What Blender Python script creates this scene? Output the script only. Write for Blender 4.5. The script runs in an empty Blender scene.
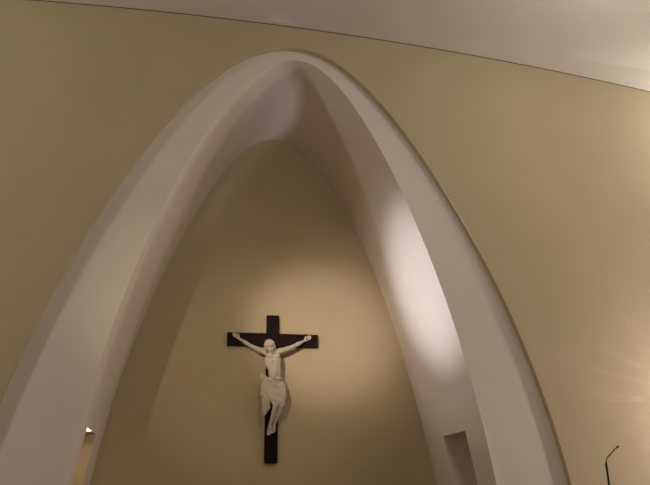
import bpy, bmesh, math, random
import numpy as np
from mathutils import Vector, Matrix

random.seed(4)
scene = bpy.context.scene
COL = scene.collection
CH = 1.6                 # height of the photographer's eye above the floor
X0 = 1.287               # axis of the arch
YW = 9.097               # face of the nave wall
YB = YW + 0.10           # recessed border of the arch surround
YD = 11.375              # back wall of the apse
ROOM_L, ROOM_R, ROOM_B = -9.0, 11.5, -7.0

# ------------------------------------------------------------------ materials
def nodes(m):
    m.use_nodes = True
    nt = m.node_tree
    return nt, nt.nodes["Principled BSDF"]

def plaster(name, col, var=0.05, scale=1.6, bump=0.12, rough=0.9, grain=55.0, marks=False):
    m = bpy.data.materials.new(name)
    nt, b = nodes(m)
    tc = nt.nodes.new("ShaderNodeTexCoord")
    n1 = nt.nodes.new("ShaderNodeTexNoise")
    n1.inputs["Scale"].default_value = scale
    n1.inputs["Detail"].default_value = 6
    n1.inputs["Roughness"].default_value = 0.6
    nt.links.new(tc.outputs["Object"], n1.inputs["Vector"])
    r = nt.nodes.new("ShaderNodeValToRGB")
    r.color_ramp.elements[0].position = 0.3
    r.color_ramp.elements[1].position = 0.72
    r.color_ramp.elements[0].color = (*[c * (1 - var) for c in col], 1)
    r.color_ramp.elements[1].color = (*[min(1, c * (1 + var)) for c in col], 1)
    nt.links.new(n1.outputs["Fac"], r.inputs["Fac"])
    nt.links.new(r.outputs["Color"], b.inputs["Base Color"])
    n2 = nt.nodes.new("ShaderNodeTexNoise")
    n2.inputs["Scale"].default_value = grain
    n2.inputs["Detail"].default_value = 4
    nt.links.new(tc.outputs["Object"], n2.inputs["Vector"])
    bp = nt.nodes.new("ShaderNodeBump")
    bp.inputs["Strength"].default_value = bump
    bp.inputs["Distance"].default_value = 0.01
    nt.links.new(n2.outputs["Fac"], bp.inputs["Height"])
    nt.links.new(bp.outputs["Normal"], b.inputs["Normal"])
    b.inputs["Roughness"].default_value = rough
    b.inputs["Specular IOR Level"].default_value = 0.2
    return m

def simple(name, col, rough=0.5, metal=0.0, spec=0.4):
    m = bpy.data.materials.new(name)
    nt, b = nodes(m)
    tc = nt.nodes.new("ShaderNodeTexCoord")
    n1 = nt.nodes.new("ShaderNodeTexNoise")
    n1.inputs["Scale"].default_value = 30
    nt.links.new(tc.outputs["Object"], n1.inputs["Vector"])
    r = nt.nodes.new("ShaderNodeValToRGB")
    r.color_ramp.elements[0].color = (*[c * 0.85 for c in col], 1)
    r.color_ramp.elements[1].color = (*[min(1, c * 1.15) for c in col], 1)
    nt.links.new(n1.outputs["Fac"], r.inputs["Fac"])
    nt.links.new(r.outputs["Color"], b.inputs["Base Color"])
    b.inputs["Roughness"].default_value = rough
    b.inputs["Metallic"].default_value = metal
    b.inputs["Specular IOR Level"].default_value = spec
    return m

def dark_wood(name, axis):
    m = bpy.data.materials.new(name)
    nt, b = nodes(m)
    tc = nt.nodes.new("ShaderNodeTexCoord")
    mp = nt.nodes.new("ShaderNodeMapping")
    mp.inputs["Scale"].default_value = (1.5, 18, 18) if axis == 'x' else (18, 18, 1.5)
    nt.links.new(tc.outputs["Object"], mp.inputs["Vector"])
    n1 = nt.nodes.new("ShaderNodeTexNoise")
    n1.inputs["Scale"].default_value = 2.2
    n1.inputs["Detail"].default_value = 7
    nt.links.new(mp.outputs["Vector"], n1.inputs["Vector"])
    r = nt.nodes.new("ShaderNodeValToRGB")
    r.color_ramp.elements[0].position = 0.35
    r.color_ramp.elements[1].position = 0.75
    r.color_ramp.elements[0].color = (0.005, 0.0025, 0.0017, 1)
    r.color_ramp.elements[1].color = (0.017, 0.0075, 0.005, 1)
    nt.links.new(n1.outputs["Fac"], r.inputs["Fac"])
    nt.links.new(r.outputs["Color"], b.inputs["Base Color"])
    bp = nt.nodes.new("ShaderNodeBump")
    bp.inputs["Strength"].default_value = 0.25
    bp.inputs["Distance"].default_value = 0.004
    nt.links.new(n1.outputs["Fac"], bp.inputs["Height"])
    nt.links.new(bp.outputs["Normal"], b.inputs["Normal"])
    b.inputs["Roughness"].default_value = 0.6
    b.inputs["Specular IOR Level"].default_value = 0.12
    return m

M_wall = plaster("tan_plaster", (0.545, 0.436, 0.272), var=0.035, scale=0.9)
M_apse = plaster("apse_plaster", (0.545, 0.436, 0.272), var=0.03, scale=2.2)
M_white = plaster("white_plaster", (0.81, 0.715, 0.61), var=0.03, scale=0.8, bump=0.06)
M_ceil = plaster("ceiling_plaster", (0.72, 0.652, 0.57), var=0.03, scale=0.7, bump=0.06)
M_joint = simple("joint_shadow", (0.14, 0.105, 0.07), 0.9)
M_stone = plaster("carved_stone", (0.58, 0.485, 0.375), var=0.10, scale=14, bump=0.25, rough=0.7, grain=90)
M_black = simple("black_metal", (0.012, 0.011, 0.011), 0.5, 0.0)
M_bronze = simple("brown_metal", (0.06, 0.042, 0.028), 0.45, 0.6)
M_iron = simple("dark_iron", (0.02, 0.015, 0.012), 0.6, 0.4)
M_woodx = dark_wood("dark_wood_grain_along", 'x')
M_woodz = dark_wood("dark_wood_grain_up", 'z')

def floor_mat():
    m = bpy.data.materials.new("stone_floor")
    nt, b = nodes(m)
    tc = nt.nodes.new("ShaderNodeTexCoord")
    br = nt.nodes.new("ShaderNodeTexBrick")
    br.inputs["Scale"].default_value = 1.0
    br.inputs["Brick Width"].default_value = 0.6
    br.inputs["Row Height"].default_value = 0.6
    br.inputs["Mortar Size"].default_value = 0.006
    br.offset = 0.0
    br.inputs["Color1"].default_value = (0.16, 0.11, 0.07, 1)
    br.inputs["Color2"].default_value = (0.13, 0.09, 0.06, 1)
    br.inputs["Mortar"].default_value = (0.08, 0.06, 0.05, 1)
    nt.links.new(tc.outputs["Object"], br.inputs["Vector"])
    nt.links.new(br.outputs["Color"], b.inputs["Base Color"])
    b.inputs["Roughness"].default_value = 0.45
    return m
M_floor = floor_mat()

# ------------------------------------------------------------------ helpers
def link(name, me, mat, parent=None, smooth=False):
    o = bpy.data.objects.new(name, me)
    COL.objects.link(o)
    me.materials.append(mat)
    if smooth:
        for p in me.polygons:
            p.use_smooth = True
    if parent:
        o.parent = parent
    return o

def pyd(name, verts, faces, mat, parent=None, smooth=False, fix=False):
    me = bpy.data.meshes.new(name)
    me.from_pydata([tuple(map(float, v)) for v in verts], [], faces)
    me.update()
    if fix:
        bm = bmesh.new(); bm.from_mesh(me)
        bmesh.ops.recalc_face_normals(bm, faces=bm.faces)
        bm.to_mesh(me); bm.free()
    return link(name, me, mat, parent, smooth)

def struct(o):
    o["kind"] = "structure"
    return o

def thing(name, label, cat, loc):
    o = bpy.data.objects.new(name, None)
    COL.objects.link(o)
    o.location = loc
    o.empty_display_size = 0.2
    o["label"] = label
    o["category"] = cat
    return o

def loft(rows, closed=False):
    """rows: list of equally long vertex lists -> verts, quads"""
    v = [p for r in rows for p in r]
    n = len(rows[0]); f = []
    for i in range(len(rows) - 1):
        for j in range(n if closed else n - 1):
            k = (j + 1) % n
            f.append((i * n + j, i * n + k, (i + 1) * n + k, (i + 1) * n + j))
    return v, f

def tube(pts, radii, seg=12):
    rows = []
    pts = [Vector(p) for p in pts]
    ref = Vector((0, 1, 0))
    for i, p in enumerate(pts):
        t = (pts[min(i + 1, len(pts) - 1)] - pts[max(i - 1, 0)]).normalized()
        a = ref.cross(t)
        if a.length < 1e-4:
            a = Vector((1, 0, 0)).cross(t)
        a.normalize(); b = t.cross(a)
        r = radii[i] if hasattr(radii, '__len__') else radii
        rows.append([p + a * r * math.cos(q) + b * r * math.sin(q) for q in [2 * math.pi * k / seg for k in range(seg)]])
    v, f = loft(rows, True)
    n = len(rows)
    f.append(tuple(range(seg))[::-1])
    f.append(tuple((n - 1) * seg + k for k in range(seg)))
    return v, f

def bevel_box(name, lo, hi, mat, parent, bev=0.006, seg=2):
    bm = bmesh.new()
    bmesh.ops.create_cube(bm, size=1)
    for v in bm.verts:
        v.co = Vector([(lo[i] + hi[i]) / 2 + v.co[i] * (hi[i] - lo[i]) for i in range(3)])
    bmesh.ops.bevel(bm, geom=bm.edges[:], offset=bev, segments=seg, affect='EDGES', profile=0.5)
    me = bpy.data.meshes.new(name); bm.to_mesh(me); bm.free()
    return link(name, me, mat, parent)

# ------------------------------------------------------------------ arch curves (apex z, apex x, coefficients of the half width in sqrt(drop))
CURVES = {
    'F': (6.374, 1.367, [0.9308, 0.2577, -0.0656, -0.0041], [0.9308, 0.0284, 0.0991, -0.0380]),
    'K': (6.175, 1.257, [0.9914, -0.0891, 0.1801, -0.0538], [0.9914, 0.2018, -0.0800, 0.0057]),
    'O': (6.526, 1.287, [1.5659, -0.2887, 0.2636, -0.0652], [1.5659, -0.3862, 0.3645, -0.0906]),
}
ZL = 0.35                                            # below this (above eye level) the legs run straight
def halfw(c, side, z):
    z0, xa, L, R = CURVES[c]
    k = L if side < 0 else R
    def f(zz):
        s = math.sqrt(max(0.0, z0 - zz))
        return sum(k[i] * s ** (i + 1) for i in range(4))
    if z < ZL:
        sl = (f(ZL) - f(ZL + 0.8)) / 0.8
        return f(ZL) + sl * (ZL - z) * 0.9
    return f(z)
def cx(c, side, z):
    return CURVES[c][1] + side * halfw(c, side, z)

def face_depth(z):                                   # the flat of the surround
    return YB

# rows: heights along one leg, floor -> apex, with the niche heights among them
NT, NB = 0.995, -0.55                                # niche head and sill, relative to the eye
NY0, NY1 = 9.80, 10.648
zrows = [-CH, -1.25, -0.9, NB, -0.2, 0.1, ZL, 0.65, NT]
def apex_rows(c):
    z0 = CURVES[c][0]
    s1 = math.sqrt(z0 - NT)
    return zrows[:-1] + [z0 - (s1 * (1 - k / 44)) ** 2 for k in range(45)]
RZ = {c: apex_rows(c) for c in CURVES}
NR = len(RZ['F'])

def leg_points(c, side):
    k = [YB / (YB - 0.025 * max(0.0, 3.8 - z)) if c == 'F' else 1.0 for z in RZ[c]]
    return [(cx(c, side, z) * q, z) for z, q in zip(RZ[c], k)]
PTS = {c: leg_points(c, -1) + leg_points(c, 1)[::-1][1:] for c in CURVES}      # left foot -> apex -> right foot
NP = len(PTS['F'])
ii = NT and zrows.index(NT); ib = zrows.index(NB)

# ---- tunnel between the surround and the apse wall, with a niche in each leg
def build_tunnel():
    rows = []
    fr_front = [0.0, 0.5]
    for i in range(NP):
        xf, zf = PTS['F'][i]; xk, zk = PTS['K'][i]
        yf = face_depth(zf)
        ys = [yf, (yf + NY0) / 2, NY0, (NY0 + NY1) / 2, NY1, (NY1 + YD) / 2, YD]
        row = []
        for y in ys:
            t = (y - yf) / (YD - yf)
            row.append((xf + (xk - xf) * t, y, zf + (zk - zf) * t + CH))
        rows.append(row)
    v, f = loft(rows)
    nc = len(rows[0]) - 1
    keep = []
    holes = set()
    for i in range(NP - 1):
        lo = i if i < NR - 1 else NP - 2 - i         # index along the leg
        for j in range(nc):
            if ib <= lo < ii and j in (2, 3):
                continue
            keep.append(f[i * nc + j])
    v = list(v)
    # niche linings
    for side in (-1, 1):
        idx = list(range(ib, ii + 1))
        def rowi(k): return k if side < 0 else NP - 1 - k
        W = 7
        dx = 0.45 * side
        def back(q): 
            p = v[q]; v.append((X0 + side * (halfw('F', 1, NB) + 0.62), p[1], p[2])); return len(v) - 1
        near = [rowi(k) * W + 2 for k in idx]; far = [rowi(k) * W + 4 for k in idx]
        mid_t = rowi(ii) * W + 3; mid_b = rowi(ib) * W + 3
        nb = [back(q) for q in near]; fb = [back(q) for q in far]; mt = back(mid_t); mb = back(mid_b)
        for a in range(len(idx) - 1):
            keep.append((near[a], near[a + 1], nb[a + 1], nb[a]))
            keep.append((far[a], fb[a], fb[a + 1], far[a + 1]))
            keep.append((nb[a], nb[a + 1], fb[a + 1], fb[a]))
        keep.append((near[-1], mid_t, mt, nb[-1])); keep.append((mid_t, far[-1], fb[-1], mt))
        keep.append((near[0], nb[0], mb, mid_b)); keep.append((mid_b, mb, fb[0], far[0]))
    o = pyd("wall_arch", v, keep, M_white, smooth=True)
    o.data.materials.append(M_wall)                  # the lining of the left niche is painted like the wall
    n0 = sum(1 for i in range(NP - 1) for j in range(nc) if not (ib <= (i if i < NR - 1 else NP - 2 - i) < ii and j in (2, 3)))
    for p in o.data.polygons:
        if p.index >= n0 and p.center.x < X0: p.material_index = 1
    o.data.set_sharp_from_angle(angle=math.radians(28))
    return struct(o)
build_tunnel()

# ---- surround: reveal and flat recessed face
def build_surround():
    rows = []
    for i in range(NP):
        xo, zo = PTS['O'][i]; xf, zf = PTS['F'][i]
        row = [(xo, YW, zo + CH), (xo, YB, zo + CH)]
        for t in (0.33, 0.66, 1.0):
            row.append((xo + (xf - xo) * t, YB, zo + (zf - zo) * t + CH))
        rows.append(row)
    v, f = loft(rows)
    nc = 5
    o = pyd("trim_1", v, f, M_white, smooth=True)
    o.data.materials.append(M_wall)                  # the reveal is painted like the wall
    for p in o.data.polygons:
        if p.index % (nc - 1) == 0: p.material_index = 1
    for e in o.data.edges:
        a, b = e.vertices
        if a % nc == 1 and b % nc == 1:
            e.use_edge_sharp = True
    return struct(o)
build_surround()

# ---- ceiling curve
def zceil(x):
    return 6.925 + CH - 0.0094 * (x + 0.45) ** 2

# ---- nave wall with the arch cut out of it
def build_front():
    pts = [(x, z + CH) for x, z in PTS['O']]
    v = []; f = []
    top = []
    # left of arch, above arch, right of arch: one polygon strip per segment of the opening
    cenx, cenz = X0, 0.0
    def outer(px, pz):
        dx, dz = px - cenx, pz - cenz
        best = 1e9
        if dx < 0: best = min(best, (ROOM_L - cenx) / dx)
        if dx > 0: best = min(best, (ROOM_R - cenx) / dx)
        x, z = cenx + dx * best, cenz + dz * best
        if best < 1e8 and z <= zceil(x): return x, z
        lo, hi = 1.0, min(best, 60.0)
        for _ in range(60):
            mid = (lo + hi) / 2
            if cenz + dz * mid > zceil(cenx + dx * mid): hi = mid
            else: lo = mid
        return cenx + dx * lo, cenz + dz * lo
    inner = [(X0 - (X0 - pts[0][0]), 0.0)] + pts[1:-1] + [(pts[-1][0], 0.0)]
    out = [outer(x, z + 1e-6) for x, z in inner]
    corners = [(ROOM_L, zceil(ROOM_L)), (ROOM_R, zceil(ROOM_R))]
    for (x, z), (ox, oz) in zip(inner, out):
        v += [(x, YW, z), (ox, YW, oz)]
    for i in range(len(inner) - 1):
        a, b, c, d = 2 * i, 2 * i + 1, 2 * i + 3, 2 * i + 2
        ob, oc = out[i], out[i + 1]
        extra = None
        for q in corners:
            onside = abs(ob[0] - q[0]) < 1e-3; onside2 = abs(oc[0] - q[0]) < 1e-3
            if onside != onside2: extra = q
        if extra:
            v.append((extra[0], YW, extra[1])); f.append((a, b, len(v) - 1, c, d))
        else:
            f.append((a, b, c, d))
    return struct(pyd("wall_front", v, f, M_wall))
build_front()

# ---- back wall of the apse
def build_apse():
    v = [(X0, YD, 0.0)] + [(x, YD, z + CH) for x, z in PTS['K']]
    f = [(0, i, i + 1) for i in range(1, NP)]
    return struct(pyd("wall_apse", v, f, M_apse))
build_apse()

# ---- ceiling, joint line, remaining walls, floor
xs = [ROOM_L + (ROOM_R - ROOM_L) * k / 80 for k in range(81)]
v, f = loft([[(x, y, zceil(x)) for x in xs] for y in (ROOM_B, 0, 4, 7, YW)])
struct(pyd("ceiling", v, f, M_ceil, smooth=True))
v, f = loft([[(x, YW - 0.010, zceil(x) - 0.001) for x in xs], [(x, YW - 0.010, zceil(x) - 0.006) for x in xs], [(x, YW + 0.002, zceil(x) - 0.008) for x in xs]])
struct(pyd("joint_shadow_strip", v, f, M_joint))  # thin strip coloured dark to stand for the shadow line of the joint
struct(pyd("floor", [(ROOM_L, ROOM_B, 0), (ROOM_R, ROOM_B, 0), (ROOM_R, YD, 0), (ROOM_L, YD, 0)], [(0, 1, 2, 3)], M_floor))
struct(pyd("wall_left", [(ROOM_L, ROOM_B, 0), (ROOM_L, YW, 0), (ROOM_L, YW, zceil(ROOM_L)), (ROOM_L, ROOM_B, zceil(ROOM_L))], [(0, 1, 2, 3)], M_wall))
struct(pyd("wall_right", [(ROOM_R, ROOM_B, 0), (ROOM_R, YW, 0), (ROOM_R, YW, zceil(ROOM_R)), (ROOM_R, ROOM_B, zceil(ROOM_R))], [(3, 2, 1, 0)], M_wall))
v = [(x, ROOM_B, 0) for x in xs] + [(x, ROOM_B, zceil(x)) for x in xs]
struct(pyd("wall_back", v, [(i, i + 1, 82 + i, 81 + i) for i in range(80)], M_wall))

# ------------------------------------------------------------------ carved figure: signed distance field meshed with surface nets
class Field:
    def __init__(s, lo, hi, h):
        s.h = h; s.lo = np.array(lo, np.float32)
        s.n = [int((hi[i] - lo[i]) / h) + 1 for i in range(3)]
        s.ax = [s.lo[i] + h * np.arange(s.n[i], dtype=np.float32) for i in range(3)]
        s.d = np.full(s.n, 0.5, np.float32)
    def box(s, lo, hi):
        return tuple(slice(max(0, int((lo[i] - s.lo[i]) / s.h)), max(0, min(s.n[i], int((hi[i] - s.lo[i]) / s.h) + 2))) for i in range(3))
    def grid(s, sl):
        return np.meshgrid(*[s.ax[i][sl[i]] for i in range(3)], indexing='ij')
    def put(s, sl, d, k, sub=False):
        c = s.d[sl]
        if sub:
            d = -d
            hh = np.clip(0.5 - 0.5 * (c - d) / k, 0, 1)
            s.d[sl] = c * (1 - hh) + d * hh + k * hh * (1 - hh)
        else:
            hh = np.clip(0.5 + 0.5 * (c - d) / k, 0, 1)
            s.d[sl] = c * (1 - hh) + d * hh - k * hh * (1 - hh)
    def cone(s, a, b, ra, rb, k=0.02, sub=False):
        a = np.array(a, float); b = np.array(b, float); R = max(ra, rb) + 3 * k + 0.03
        sl = s.box(np.minimum(a, b) - R, np.maximum(a, b) + R)
        X, Y, Z = s.grid(sl)
        ab = b - a; L = max(1e-9, ab @ ab)
        t = np.clip(((X - a[0]) * ab[0] + (Y - a[1]) * ab[1] + (Z - a[2]) * ab[2]) / L, 0, 1)
        d = np.sqrt((X - a[0] - t * ab[0]) ** 2 + (Y - a[1] - t * ab[1]) ** 2 + (Z - a[2] - t * ab[2]) ** 2) - (ra + (rb - ra) * t)
        s.put(sl, d.astype(np.float32), k, sub)
    def chain(s, pts, radii, k=0.02):
        for i in range(len(pts) - 1):
            s.cone(pts[i], pts[i + 1], radii[i], radii[i + 1], k)
    def ell(s, c, r, k=0.02, rot=None, sub=False):
        c = np.array(c, float); r = np.array(r, float); R = r.max() + 3 * k + 0.03
        sl = s.box(c - R, c + R)
        X, Y, Z = s.grid(sl); X = X - c[0]; Y = Y - c[1]; Z = Z - c[2]
        if rot is not None:                           # columns of rot are the ellipsoid's axes
            X, Y, Z = [X * rot[0, i] + Y * rot[1, i] + Z * rot[2, i] for i in range(3)]
        q = np.sqrt((X / r[0]) ** 2 + (Y / r[1]) ** 2 + (Z / r[2]) ** 2)
        q2 = np.sqrt((X / r[0] ** 2) ** 2 + (Y / r[1] ** 2) ** 2 + (Z / r[2] ** 2) ** 2) + 1e-6
        s.put(sl, (q * (q - 1) / q2).astype(np.float32), k, sub)
    def mesh(s):
        d = s.d; ins = d < 0
        nx, ny, nz = d.shape
        cs = (nx - 1, ny - 1, nz - 1)
        acc = np.zeros(cs + (3,), np.float32); cnt = np.zeros(cs, np.int16)
        off = [(i, j, k) for i in (0, 1) for j in (0, 1) for k in (0, 1)]
        view = lambda o, A: A[o[0]:o[0] + cs[0], o[1]:o[1] + cs[1], o[2]:o[2] + cs[2]]
        tot = sum(view(o, ins).astype(np.int8) for o in off)
        act = (tot > 0) & (tot < 8)
        I = np.argwhere(act)
        P = np.zeros((len(I), 3)); N = np.zeros(len(I))
        val = {o: d[I[:, 0] + o[0], I[:, 1] + o[1], I[:, 2] + o[2]] for o in off}
        for o in off:
            for a in range(3):
                if o[a] == 0:
                    q = list(o); q[a] = 1; q = tuple(q)
                    va, vb = val[o], val[q]; m = (va < 0) != (vb < 0)
                    t = np.where(m, va / np.where(m, va - vb, 1), 0)
                    e = np.tile(np.array(o, float), (len(I), 1)); e[:, a] += t
                    P[m] += e[m]; N[m] += 1
        P = s.lo + s.h * (I + P / N[:, None])
        idx = np.full(cs, -1, np.int64); idx[act] = np.arange(len(I))
        F = []
        for a in range(3):
            b, c = [(1, 2), (2, 0), (0, 1)][a]
            sl0 = [slice(None)] * 3; sl1 = [slice(None)] * 3
            sl0[a] = slice(0, -1); sl1[a] = slice(1, None)
            ch = ins[tuple(sl0)] != ins[tuple(sl1)]
            E = np.argwhere(ch)
            E = E[(E[:, b] > 0) & (E[:, c] > 0) & (E[:, b] < cs[b]) & (E[:, c] < cs[c])]
            fl = ins[E[:, 0], E[:, 1], E[:, 2]]
            def cell(db, dc):
                q = E.copy(); q[:, b] -= db; q[:, c] -= dc
                return idx[q[:, 0], q[:, 1], q[:, 2]]
            Q = np.stack([cell(1, 1), cell(0, 1), cell(0, 0), cell(1, 0)], 1)
            Q[~fl] = Q[~fl][:, ::-1]
            F.append(Q)
        return P, np.concatenate(F)

def to_world(P):                                     # figure space: x across, y out of the wall, z up
    return np.stack([P[:, 0], -P[:, 1], P[:, 2]], 1)

ZREF = 2.25
def field_obj(name, fld, mat, parent, smooth_it=2):
    P, F = fld.mesh()
    s = np.clip((3.62 - P[:, 2]) / 0.30, 0, 1); s = s * s * (3 - 2 * s)
    P[:, 1] = np.where(P[:, 1] > 0.17, 0.17 + (P[:, 1] - 0.17) * (1 - 0.42 * s), P[:, 1])      # hips and legs lie closer to the wood
    W = to_world(P); W[:, 2] -= ZREF
    me = bpy.data.meshes.new(name)
    me.from_pydata(W.tolist(), [], F[:, ::-1].tolist())
    me.update()
    bm = bmesh.new(); bm.from_mesh(me)
    for _ in range(smooth_it):
        bmesh.ops.smooth_vert(bm, verts=bm.verts[:], factor=0.4, use_axis_x=True, use_axis_y=True, use_axis_z=True)
    # keep only the main shell
    bmesh.ops.recalc_face_normals(bm, faces=bm.faces[:])
    bm.to_mesh(me); bm.free()
    return link(name, me, mat, parent, smooth=True)

def nrm(v):
    v = np.array(v, float); return v / np.linalg.norm(v)

crucifix = thing("crucifix", "large dark wooden crucifix with a pale carved figure on the apse back wall", "crucifix", (X0, YD, ZREF))
BT = 0.085                                           # beam thickness
up = bevel_box("upright_beam", (-0.107, -BT, 0.0), (0.090, -0.001, 4.538 - ZREF), M_woodz, crucifix, 0.007)
cb = bevel_box("crossbeam", (-0.729, -BT - 0.004, 4.034 - ZREF), (0.724, -0.002, 4.238 - ZREF), M_woodx, crucifix, 0.007)
up["label"] = "dark upright wooden beam"; cb["label"] = "dark horizontal wooden beam"
for hx in (-0.181, 0.532):                           # small dark fixings on the top edge of the crossbeam
    v, f = tube([(hx, -0.045, 4.232 - ZREF), (hx, -0.045, 4.246 - ZREF), (hx, -0.045, 4.254 - ZREF)], [0.022, 0.020, 0.010], 12)
    k = pyd("fixing_stud", v, f, M_iron, cb, smooth=False)

# --- body
B = Field((-0.70, 0.05, 2.60), (0.68, 0.60, 4.26), 0.0058)
torso_k = 0.045
B.ell((0.025, 0.235, 3.40), (0.118, 0.095, 0.11), torso_k)
B.ell((0.012, 0.240, 3.585), (0.098, 0.074, 0.15), torso_k)
B.ell((-0.020, 0.245, 3.760), (0.132, 0.090, 0.150), torso_k)
B.cone((-0.02, 0.22, 3.895), (-0.125, 0.20, 3.905), 0.055, 0.047, 0.03)
B.cone((-0.02, 0.22, 3.895), (0.085, 0.20, 3.925), 0.055, 0.047, 0.03)
for sx in (-1, 1):                                   # chest and rib modelling
    B.ell((-0.024 + sx * 0.050, 0.312, 3.83), (0.054, 0.036, 0.038), 0.014)
    for q in range(4):
        B.cone((-0.018 + sx * 0.034, 0.324 - 0.006 * q, 3.775 - 0.032 * q), (-0.014 + sx * (0.104 - 0.011 * q), 0.268, 3.790 - 0.042 * q), 0.014, 0.012, 0.008)
B.cone((-0.010, 0.345, 3.86), (-0.010, 0.345, 3.74), 0.008, 0.010, 0.008, sub=True)
B.ell((0.004, 0.318, 3.60), (0.034, 0.016, 0.085), 0.02)                # belly
B.ell((-0.018, 0.338, 3.715), (0.024, 0.030, 0.045), 0.010, sub=True)   # hollow under the breastbone
B.ell((0.010, 0.318, 3.555), (0.008, 0.012, 0.008), 0.008, sub=True)    # navel
# neck
B.chain([(-0.025, 0.225, 3.90), (-0.045, 0.285, 3.95)], [0.050, 0.042], 0.025)
for sx in (-1, 1):
    B.cone((-0.028 + sx * 0.01, 0.285, 3.895), (-0.05 + sx * 0.04, 0.29, 3.965), 0.012, 0.012, 0.015)
# arms: deltoid, biceps, elbow, forearm, wrist
AL = [(-0.130, 0.200, 3.908), (-0.255, 0.200, 3.950), (-0.381, 0.190, 4.010), (-0.440, 0.178, 4.050), (-0.548, 0.135, 4.126)]
AR = [(0.090, 0.200, 3.926), (0.210, 0.200, 3.968), (0.331, 0.190, 4.024), (0.390, 0.178, 4.058), (0.494, 0.135, 4.120)]
RR = [0.045, 0.038, 0.029, 0.032, 0.0185]
B.chain(AL, RR, 0.015); B.chain(AR, RR, 0.015)
# hands, palms outwards, fingers curling towards the viewer
def hand(w, c, side):
    w = np.array(w, float); c = np.array(c, float)
    ax = nrm(c - w)                                  # along the hand
    out = nrm(np.array([0, 1, 0]) - ax * ax[1])      # palm normal
    lat = np.cross(ax, out)                          # across the palm
    if lat[2] < 0: lat = -lat                        # thumb side is the upper side
    R = np.stack([ax, lat, out], 1)
    B.ell(w + ax * 0.046, (0.046, 0.029, 0.015), 0.012, rot=R)
    base = w + ax * 0.076
    for q, (o, ln) in enumerate(((0.024, 0.052), (0.008, 0.060), (-0.008, 0.056), (-0.023, 0.044))):
        p0 = base + lat * o - ax * abs(o) * 0.25
        p1 = p0 + ax * ln * 0.45 + out * 0.010 + lat * o * 0.15
        p2 = p1 + ax * ln * 0.30 + out * (0.010 + 0.003 * q)
        p3 = p2 + ax * ln * 0.20 + out * 0.010
        B.chain([p0, p1, p2, p3], [0.0090, 0.0085, 0.0078, 0.0068], 0.003)
    t0 = w + ax * 0.024 + lat * 0.024 + out * 0.006
    t1 = t0 + ax * 0.024 + lat * 0.018 + out * 0.012
    t2 = t1 + ax * 0.024 + lat * 0.002 + out * 0.010
    B.chain([t0, t1, t2], [0.013, 0.0100, 0.0078], 0.005)
hand(AL[-1], (-0.600, 0.118, 4.172), -1)
hand(AR[-1], (0.556, 0.118, 4.162), 1)
# legs
B.chain([(-0.045, 0.250, 3.355), (-0.012, 0.360, 3.215), (0.026, 0.440, 3.092)], [0.088, 0.070, 0.046], 0.02)
B.chain([(0.105, 0.250, 3.345), (0.110, 0.355, 3.215), (0.114, 0.420, 3.090)], [0.088, 0.070, 0.046], 0.02)
B.ell((0.024, 0.470, 3.088), (0.028, 0.020, 0.034), 0.014)
B.ell((0.114, 0.450, 3.086), (0.028, 0.020, 0.034), 0.014)
B.chain([(0.026, 0.438, 3.085), (0.008, 0.330, 2.975), (-0.038, 0.195, 2.800)], [0.042, 0.038, 0.024], 0.009)
B.chain([(0.114, 0.418, 3.085), (0.092, 0.310, 2.985), (0.028, 0.160, 2.825)], [0.042, 0.038, 0.024], 0.009)
# feet: nailed one over the other, soles to the wood
def foot(heel, toe, wid, hgt):
    heel = np.array(heel, float); toe = np.array(toe, float)
    ax = nrm(toe - heel); out = nrm(np.array([0, 1.0, 0]) - ax * ax[1]); lat = np.cross(ax, out)
    L = np.linalg.norm(toe - heel); R = np.stack([ax, lat, out], 1)
    B.ell(heel + ax * L * 0.12, (0.036, 0.026, 0.030), 0.015, rot=R)
    B.ell(heel + ax * L * 0.50, (0.056, wid, hgt), 0.016, rot=R)
    for q, (o, ln, r) in enumerate(((-0.024, 0.026, 0.0115), (-0.008, 0.030, 0.0085), (0.005, 0.026, 0.0080), (0.017, 0.021, 0.0075), (0.027, 0.014, 0.0070))):
        a = heel + ax * (L * 0.84 - abs(o + 0.008) * 0.5) + lat * o * 1.15
        B.chain([a, a + ax * ln + out * 0.003, a + ax * (ln + 0.010) - out * 0.002], [r + 0.001, r, r * 0.9], 0.002)
foot((-0.042, 0.185, 2.790), (-0.052, 0.200, 2.662), 0.034, 0.026)
foot((0.026, 0.150, 2.812), (0.008, 0.140, 2.695), 0.032, 0.024)

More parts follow.
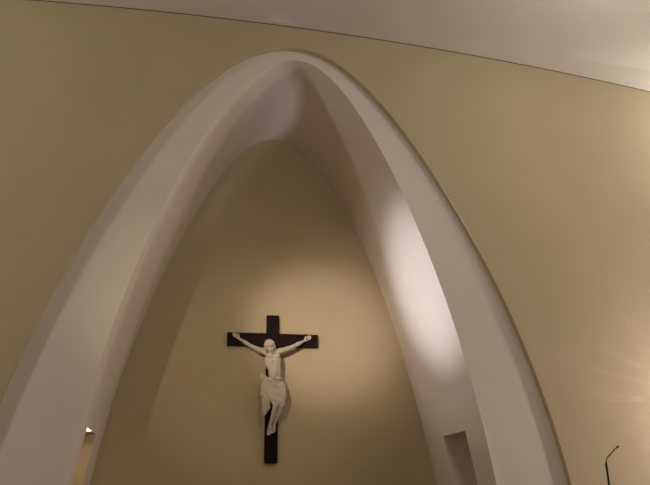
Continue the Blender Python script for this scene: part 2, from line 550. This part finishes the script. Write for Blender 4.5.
# --- head, bowed forward and to the viewer's left
hc = np.array((-0.080, 0.335, 3.975))
face = nrm((0.10, 0.84, -0.52)); hup = np.array((-0.30, 0.0, 1.0)); hup = nrm(hup - face * (hup @ face)); hr = np.cross(face, hup)
HR = np.stack([hr, face, hup], 1)
def hp(x, y, z): return hc + (hr * x + face * y + hup * z) * 0.93
B.ell(hp(0, -0.012, 0.020), (0.066, 0.082, 0.078), 0.02, rot=HR)       # skull
B.ell(hp(0, 0.026, -0.030), (0.050, 0.050, 0.068), 0.02, rot=HR)       # face
B.ell(hp(0, 0.040, -0.080), (0.030, 0.030, 0.026), 0.02, rot=HR)       # chin
B.cone(hp(0, 0.074, 0.012), hp(0, 0.096, -0.032), 0.009, 0.013, 0.008) # nose
B.cone(hp(-0.040, 0.062, 0.020), hp(0.040, 0.062, 0.020), 0.010, 0.010, 0.010)  # brow
for sx in (-1, 1):
    B.ell(hp(sx * 0.024, 0.078, 0.002), (0.018, 0.020, 0.013), 0.006, rot=HR, sub=True)
    B.ell(hp(sx * 0.024, 0.062, 0.001), (0.012, 0.010, 0.008), 0.003, rot=HR)
    B.ell(hp(sx * 0.036, 0.054, -0.024), (0.018, 0.016, 0.016), 0.012, rot=HR)  # cheekbones
    B.ell(hp(sx * 0.066, -0.006, -0.008), (0.008, 0.018, 0.028), 0.006, rot=HR) # ears
B.cone(hp(-0.018, 0.076, -0.055), hp(0.018, 0.076, -0.055), 0.006, 0.006, 0.004)
B.cone(hp(-0.015, 0.074, -0.064), hp(0.015, 0.074, -0.064), 0.006, 0.006, 0.004)
corpus = field_obj("carved_figure", B, M_stone, crucifix, 2)
corpus["label"] = "pale carved figure with outstretched arms and bowed head"

# --- hair, beard and crown
H = Field((-0.24, 0.12, 3.74), (0.12, 0.52, 4.14), 0.0048)
H.ell(hp(0, -0.022, 0.028), (0.074, 0.084, 0.080), 0.01, rot=HR)
H.ell(hp(0, 0.085, -0.035), (0.056, 0.075, 0.070), 0.012, rot=HR, sub=True)
for sx in (-1, 1):                                   # locks to the shoulders
    for q in range(5):
        y0 = 0.030 - 0.024 * q
        a = hp(sx * 0.058, y0, 0.050); b = hp(sx * 0.076, y0 - 0.006, -0.020)
        c = hp(sx * (0.072 + 0.010 * (q % 2)), y0 - 0.024, -0.070); e = hp(sx * 0.060, y0 - 0.045, -0.105 + 0.012 * (q % 3))
        H.chain([a, b, c, e], [0.013, 0.014, 0.012, 0.005], 0.004)
for q in range(7):                                   # beard
    o = (q - 3) / 3.0
    H.chain([hp(o * 0.040, 0.048 - abs(o) * 0.018, -0.070 + abs(o) * 0.02), hp(o * 0.030, 0.058 - abs(o) * 0.02, -0.098), hp(o * 0.016 + 0.004 * (-1) ** q, 0.050, -0.128 + abs(o) * 0.012)], [0.014, 0.013, 0.005], 0.006)
for sx in (-1, 1):
    H.cone(hp(sx * 0.006, 0.084, -0.047), hp(sx * 0.028, 0.070, -0.062), 0.006, 0.005, 0.004)
for q in range(26):                                  # twisted crown round the brow
    for ph in (0, math.pi):
        t0, t1 = [2 * math.pi * (q + j) / 26 for j in (0, 1)]
        def cp(t): return hp(0.076 * math.cos(t), -0.016 + 0.094 * math.sin(t), 0.044 + 0.007 * math.sin(5 * t + ph) + 0.010 * math.sin(t))
        H.cone(cp(t0), cp(t1), 0.0100, 0.0100, 0.003)
sl = tuple(slice(0, n) for n in H.n)
gx, gy, gz = [a_ - c_ for a_, c_ in zip(H.grid(sl), hc)]
lx = gx * hr[0] + gy * hr[1] + gz * hr[2]; ly = gx * face[0] + gy * face[1] + gz * face[2]
H.d += (0.0035 * np.sin(26 * np.arctan2(lx, ly + 0.02))).astype(np.float32)
hair = field_obj("hair", H, M_stone, corpus, 1)
hair["label"] = "carved long hair, beard and twisted crown"

# --- loincloth with its knot and hanging end
C = Field((-0.30, 0.08, 2.90), (0.24, 0.58, 3.60), 0.0052)
C.ell((0.022, 0.236, 3.415), (0.130, 0.110, 0.098), 0.03)
C.chain([(-0.030, 0.255, 3.370), (-0.008, 0.345, 3.235), (0.022, 0.405, 3.155)], [0.096, 0.080, 0.058], 0.03)
C.chain([(0.098, 0.255, 3.360), (0.110, 0.350, 3.225), (0.112, 0.405, 3.120)], [0.092, 0.078, 0.055], 0.03)
C.ell((0.028, 0.23, 3.555), (0.13, 0.13, 0.058), 0.012, sub=True)       # low waistline
C.chain([(-0.115, 0.27, 3.49), (-0.02, 0.345, 3.475), (0.08, 0.335, 3.478), (0.138, 0.24, 3.49)], [0.018, 0.018, 0.017, 0.014], 0.012)  # rolled waist
sl = tuple(slice(0, n) for n in C.n)
gx, gy, gz = C.grid(sl)
th = np.arctan2(gz - 3.52, gx + 0.17); rr = np.sqrt((gz - 3.52) ** 2 + (gx + 0.17) ** 2)
C.d -= (0.020 * np.clip((rr - 0.05) / 0.12, 0, 1) * (0.9 + np.sin(17 * th + 5.0 * np.sin(7 * rr))) * np.clip((gy - 0.235) / 0.09, 0, 1) * np.clip((0.145 - gx) / 0.07, 0, 1)).astype(np.float32)
C.d = np.maximum(C.d, (3.070 - 0.25 * np.clip(gx, 0, 0.1) + 0.012 * np.sin(60 * gx) - gz).astype(np.float32))
# knot
C.ell((-0.140, 0.290, 3.490), (0.040, 0.036, 0.036), 0.008)
C.ell((-0.165, 0.300, 3.535), (0.026, 0.026, 0.030), 0.006)
C.chain([(-0.13, 0.30, 3.49), (-0.185, 0.325, 3.545), (-0.200, 0.32, 3.500), (-0.155, 0.31, 3.465)], [0.020, 0.018, 0.018, 0.018], 0.005)
C.cone((-0.14, 0.29, 3.51), (-0.185, 0.29, 3.575), 0.018, 0.008, 0.006)
# hanging end, gathered into vertical pleats
ends = [(-0.165, 0.285, 3.120), (-0.166, 0.320, 2.955), (-0.146, 0.285, 2.930), (-0.122, 0.330, 2.950), (-0.100, 0.285, 2.990), (-0.080, 0.325, 3.015), (-0.060, 0.300, 3.040)]
for q, e in enumerate(ends):
    t = q / 6; y = 0.045 * (q % 2)
    C.chain([(-0.155 + 0.05 * t, 0.295, 3.47), (-0.168 + 0.085 * t, 0.305 + y, 3.34), (-0.165 + 0.105 * t + 0.006 * math.sin(q * 3), 0.295 + y * 1.2, 3.16), e],
            [0.020, 0.020, 0.020, 0.015], 0.011)
for q, e in enumerate([(-0.178, 0.33, 3.27), (-0.200, 0.33, 3.235), (-0.178, 0.32, 3.195)]):
    C.chain([(-0.165, 0.32, 3.45), (-0.185 + 0.01 * q, 0.345, 3.36), e], [0.016, 0.016, 0.010], 0.004)
cloth = field_obj("loincloth", C, M_stone, corpus, 1)
cloth["label"] = "carved loincloth knotted at one hip with a hanging end"

# --- nails
def nail(p, d=0.02):
    p = (p[0], -p[1], p[2] - ZREF)
    v, f = tube([(p[0], p[1] + 0.03, p[2]), (p[0], p[1] - 0.006, p[2]), (p[0], p[1] - 0.007, p[2]), (p[0], p[1] - 0.013, p[2])], [0.004, 0.004, 0.010, 0.007], 10)
    pyd("nail", v, f, M_iron, corpus)
nail((-0.585, 0.150, 4.160)); nail((0.535, 0.150, 4.148)); nail((-0.047, 0.203, 2.735))

# ------------------------------------------------------------------ gooseneck microphone on its stand
MX, MY = 2.2584, 3.75
mic = thing("gooseneck_microphone", "thin black gooseneck microphone on a slim pole before the right tan wall", "microphone", (MX, MY, 0))
prof = [(0.0, 0.0), (0.125, 0.0), (0.130, 0.006), (0.128, 0.014), (0.10, 0.022), (0.03, 0.032), (0.016, 0.05), (0.0, 0.05)]
rows = [[(max(r, 1e-4) * math.cos(a), max(r, 1e-4) * math.sin(a), z) for a in [2 * math.pi * k / 40 for k in range(40)]] for r, z in prof]
v, f = loft(rows, True)
pyd("base", v, f, M_black, mic, smooth=True)
v, f = tube([(0, 0, 0.045), (0, 0, 1.0), (0.001, 0, 1.01), (0.001, 0, 1.812), (0.002, 0, 1.8165)], [0.0095, 0.0095, 0.0066, 0.0060, 0.0035], 14)
pyd("pole", v, f, M_black, mic, smooth=True)
neck = [(0.002, 0, 1.812), (0.003, 0, 1.822), (0.0045, 0, 1.831), (0.009, 0, 1.839), (0.018, 0, 1.848), (0.035, 0, 1.862), (0.060, 0, 1.8835), (0.085, 0, 1.9005)]
v, f = tube(neck, 0.0030, 10)
nk = pyd("gooseneck", v, f, M_bronze, mic, smooth=True)
nk["label"] = "thin bent brown neck"
v, f = tube([(0.0795, 0, 1.8970), (0.0815, 0, 1.8985), (0.085, 0, 1.9009), (0.0895, 0, 1.9040), (0.0915, 0, 1.9054)], [0.0030, 0.0056, 0.0064, 0.0056, 0.002], 14)
pyd("capsule", v, f, M_black, mic, smooth=True)

# ------------------------------------------------------------------ lights
def look(o, tgt):
    d = Vector(tgt) - o.location
    o.rotation_euler = d.to_track_quat('-Z', 'Y').to_euler()

def spot(name, loc, tgt, power, size, blend, col, soft):
    l = bpy.data.lights.new(name, 'SPOT')
    l.energy = power; l.spot_size = math.radians(size); l.spot_blend = blend; l.color = col; l.shadow_soft_size = soft
    o = bpy.data.objects.new(name, l); COL.objects.link(o); o.location = loc; look(o, tgt); return o

def area(name, loc, tgt, power, sx, sy, col):
    l = bpy.data.lights.new(name, 'AREA')
    l.shape = 'RECTANGLE'; l.size = sx; l.size_y = sy; l.energy = power; l.color = col
    o = bpy.data.objects.new(name, l); COL.objects.link(o); o.location = loc; look(o, tgt); return o

def point(name, loc, power, soft, col):
    l = bpy.data.lights.new(name, 'POINT')
    l.energy = power; l.color = col; l.shadow_soft_size = soft
    o = bpy.data.objects.new(name, l); COL.objects.link(o); o.location = loc; return o

spot("crucifix_spotlight", (-3.9, -2.0, 5.6), (2.3, YD, 4.4), 1056.11, 15, 1.0, (1.000, 0.810, 0.56), 0.06)
spot("crucifix_wide_spotlight", (-3.9, -2.0, 5.6), (1.0, YD, 3.6), 894.17, 18, 1.0, (1.000, 0.836, 0.552), 0.06)
spot("crucifix_narrow_spotlight", (-3.9, -2.0, 5.6), (2.1, YD, 4.3), 3217.76, 11, 1.0, (1.000, 0.873, 0.812), 0.06)
spot("niche_wide_floodlight", (-1.80, 9.93, 2.05), (3.25, 9.95, 4.3), 158.024, 50, 1.0, (1.000, 0.920, 0.993), 0.05)
spot("niche_floodlight", (-1.80, 9.93, 2.05), (3.25, 9.7, 4.6), 946.379, 30, 1.0, (0.900, 0.909, 1.000), 0.05)
point("unseen_nave_light", (-7.1, 6.6, 4), 212.0, 0.25, (1.000, 0.973, 0.997))
point("unseen_nave_light", (8.1, 7.5, 2.5), 166.7, 0.15, (1.000, 0.917, 0.915))
point("unseen_nave_light", (7.4, 8.8, 2.9), 86.0, 0.45, (1.000, 0.850, 0.866))
point("unseen_nave_light", (5, 6, 7.6), 60.8, 0.45, (0.987, 1.000, 0.976))  # added fill light high at the right, no known lamp there
point("unseen_nave_light", (8.5, 8.6, 7), 127.8, 0.45, (0.942, 1.000, 0.967))
point("unseen_nave_light", (2, 1, 7.8), 229.7, 0.45, (0.87, 0.915, 0.95))  # fill light added out of view for the general brightness of the nave
point("unseen_nave_light", (-3, 7, 7.8), 13.7, 0.45, (0.918, 1.000, 0.767))  # weak fill added high on the left, not a known lamp
spot("niche_lamp", (-1.50, 10.0, 1.9), (-1.37, 10.05, 2.6), 230, 36, 0.3, (0.85, 0.88, 1.0), 0.02)

def ripple(o):                                       # noise put into the lamp's strength imitates faint light streaks on the wall
    l = o.data; l.shadow_soft_size = 0.0; l.use_nodes = True
    nt = l.node_tree; em = nt.nodes["Emission"]
    tc = nt.nodes.new("ShaderNodeTexCoord"); n = nt.nodes.new("ShaderNodeTexNoise"); mr = nt.nodes.new("ShaderNodeMath"); ab = nt.nodes.new("ShaderNodeMath"); rm = nt.nodes.new("ShaderNodeMapRange")
    n.inputs["Scale"].default_value = 5.0; n.inputs["Detail"].default_value = 0.0
    nt.links.new(tc.outputs["Normal"], n.inputs["Vector"])
    mr.operation = 'SUBTRACT'; mr.inputs[1].default_value = 0.5
    ab.operation = 'ABSOLUTE'
    nt.links.new(n.outputs["Fac"], mr.inputs[0]); nt.links.new(mr.outputs[0], ab.inputs[0])
    rm.inputs["From Min"].default_value = 0.0; rm.inputs["From Max"].default_value = 0.02
    rm.inputs["To Min"].default_value = 1.65; rm.inputs["To Max"].default_value = 0.95
    nt.links.new(ab.outputs[0], rm.inputs["Value"]); nt.links.new(rm.outputs["Result"], em.inputs["Strength"])
ripple(bpy.data.objects["unseen_nave_light.002"])

w = bpy.data.worlds.new("world"); scene.world = w; w.use_nodes = True
w.node_tree.nodes["Background"].inputs["Color"].default_value = (1.0, 0.8, 0.6, 1)
w.node_tree.nodes["Background"].inputs["Strength"].default_value = 0.02

# ------------------------------------------------------------------ camera
cam = bpy.data.cameras.new("camera"); co = bpy.data.objects.new("camera", cam); COL.objects.link(co)
cam.sensor_fit = 'HORIZONTAL'; cam.sensor_width = 36.0; cam.lens = 720 / 650 * 36
r = Vector((0.98307266, -0.18289578, -0.01082915)); u = Vector((-0.05334288, -0.3422639, 0.93808846)); fw = Vector((0.17527884, 0.92163146, 0.34622648))
M = Matrix(((r.x, u.x, -fw.x, 0), (r.y, u.y, -fw.y, 0), (r.z, u.z, -fw.z, CH), (0, 0, 0, 1)))
co.matrix_world = M
cam.clip_start = 0.05
scene.camera = co

scene.view_settings.view_transform = 'Standard'
scene.view_settings.look = 'None'
scene.cycles.use_denoising = True
scene.cycles.max_bounces = 8
scene.cycles.diffuse_bounces = 5
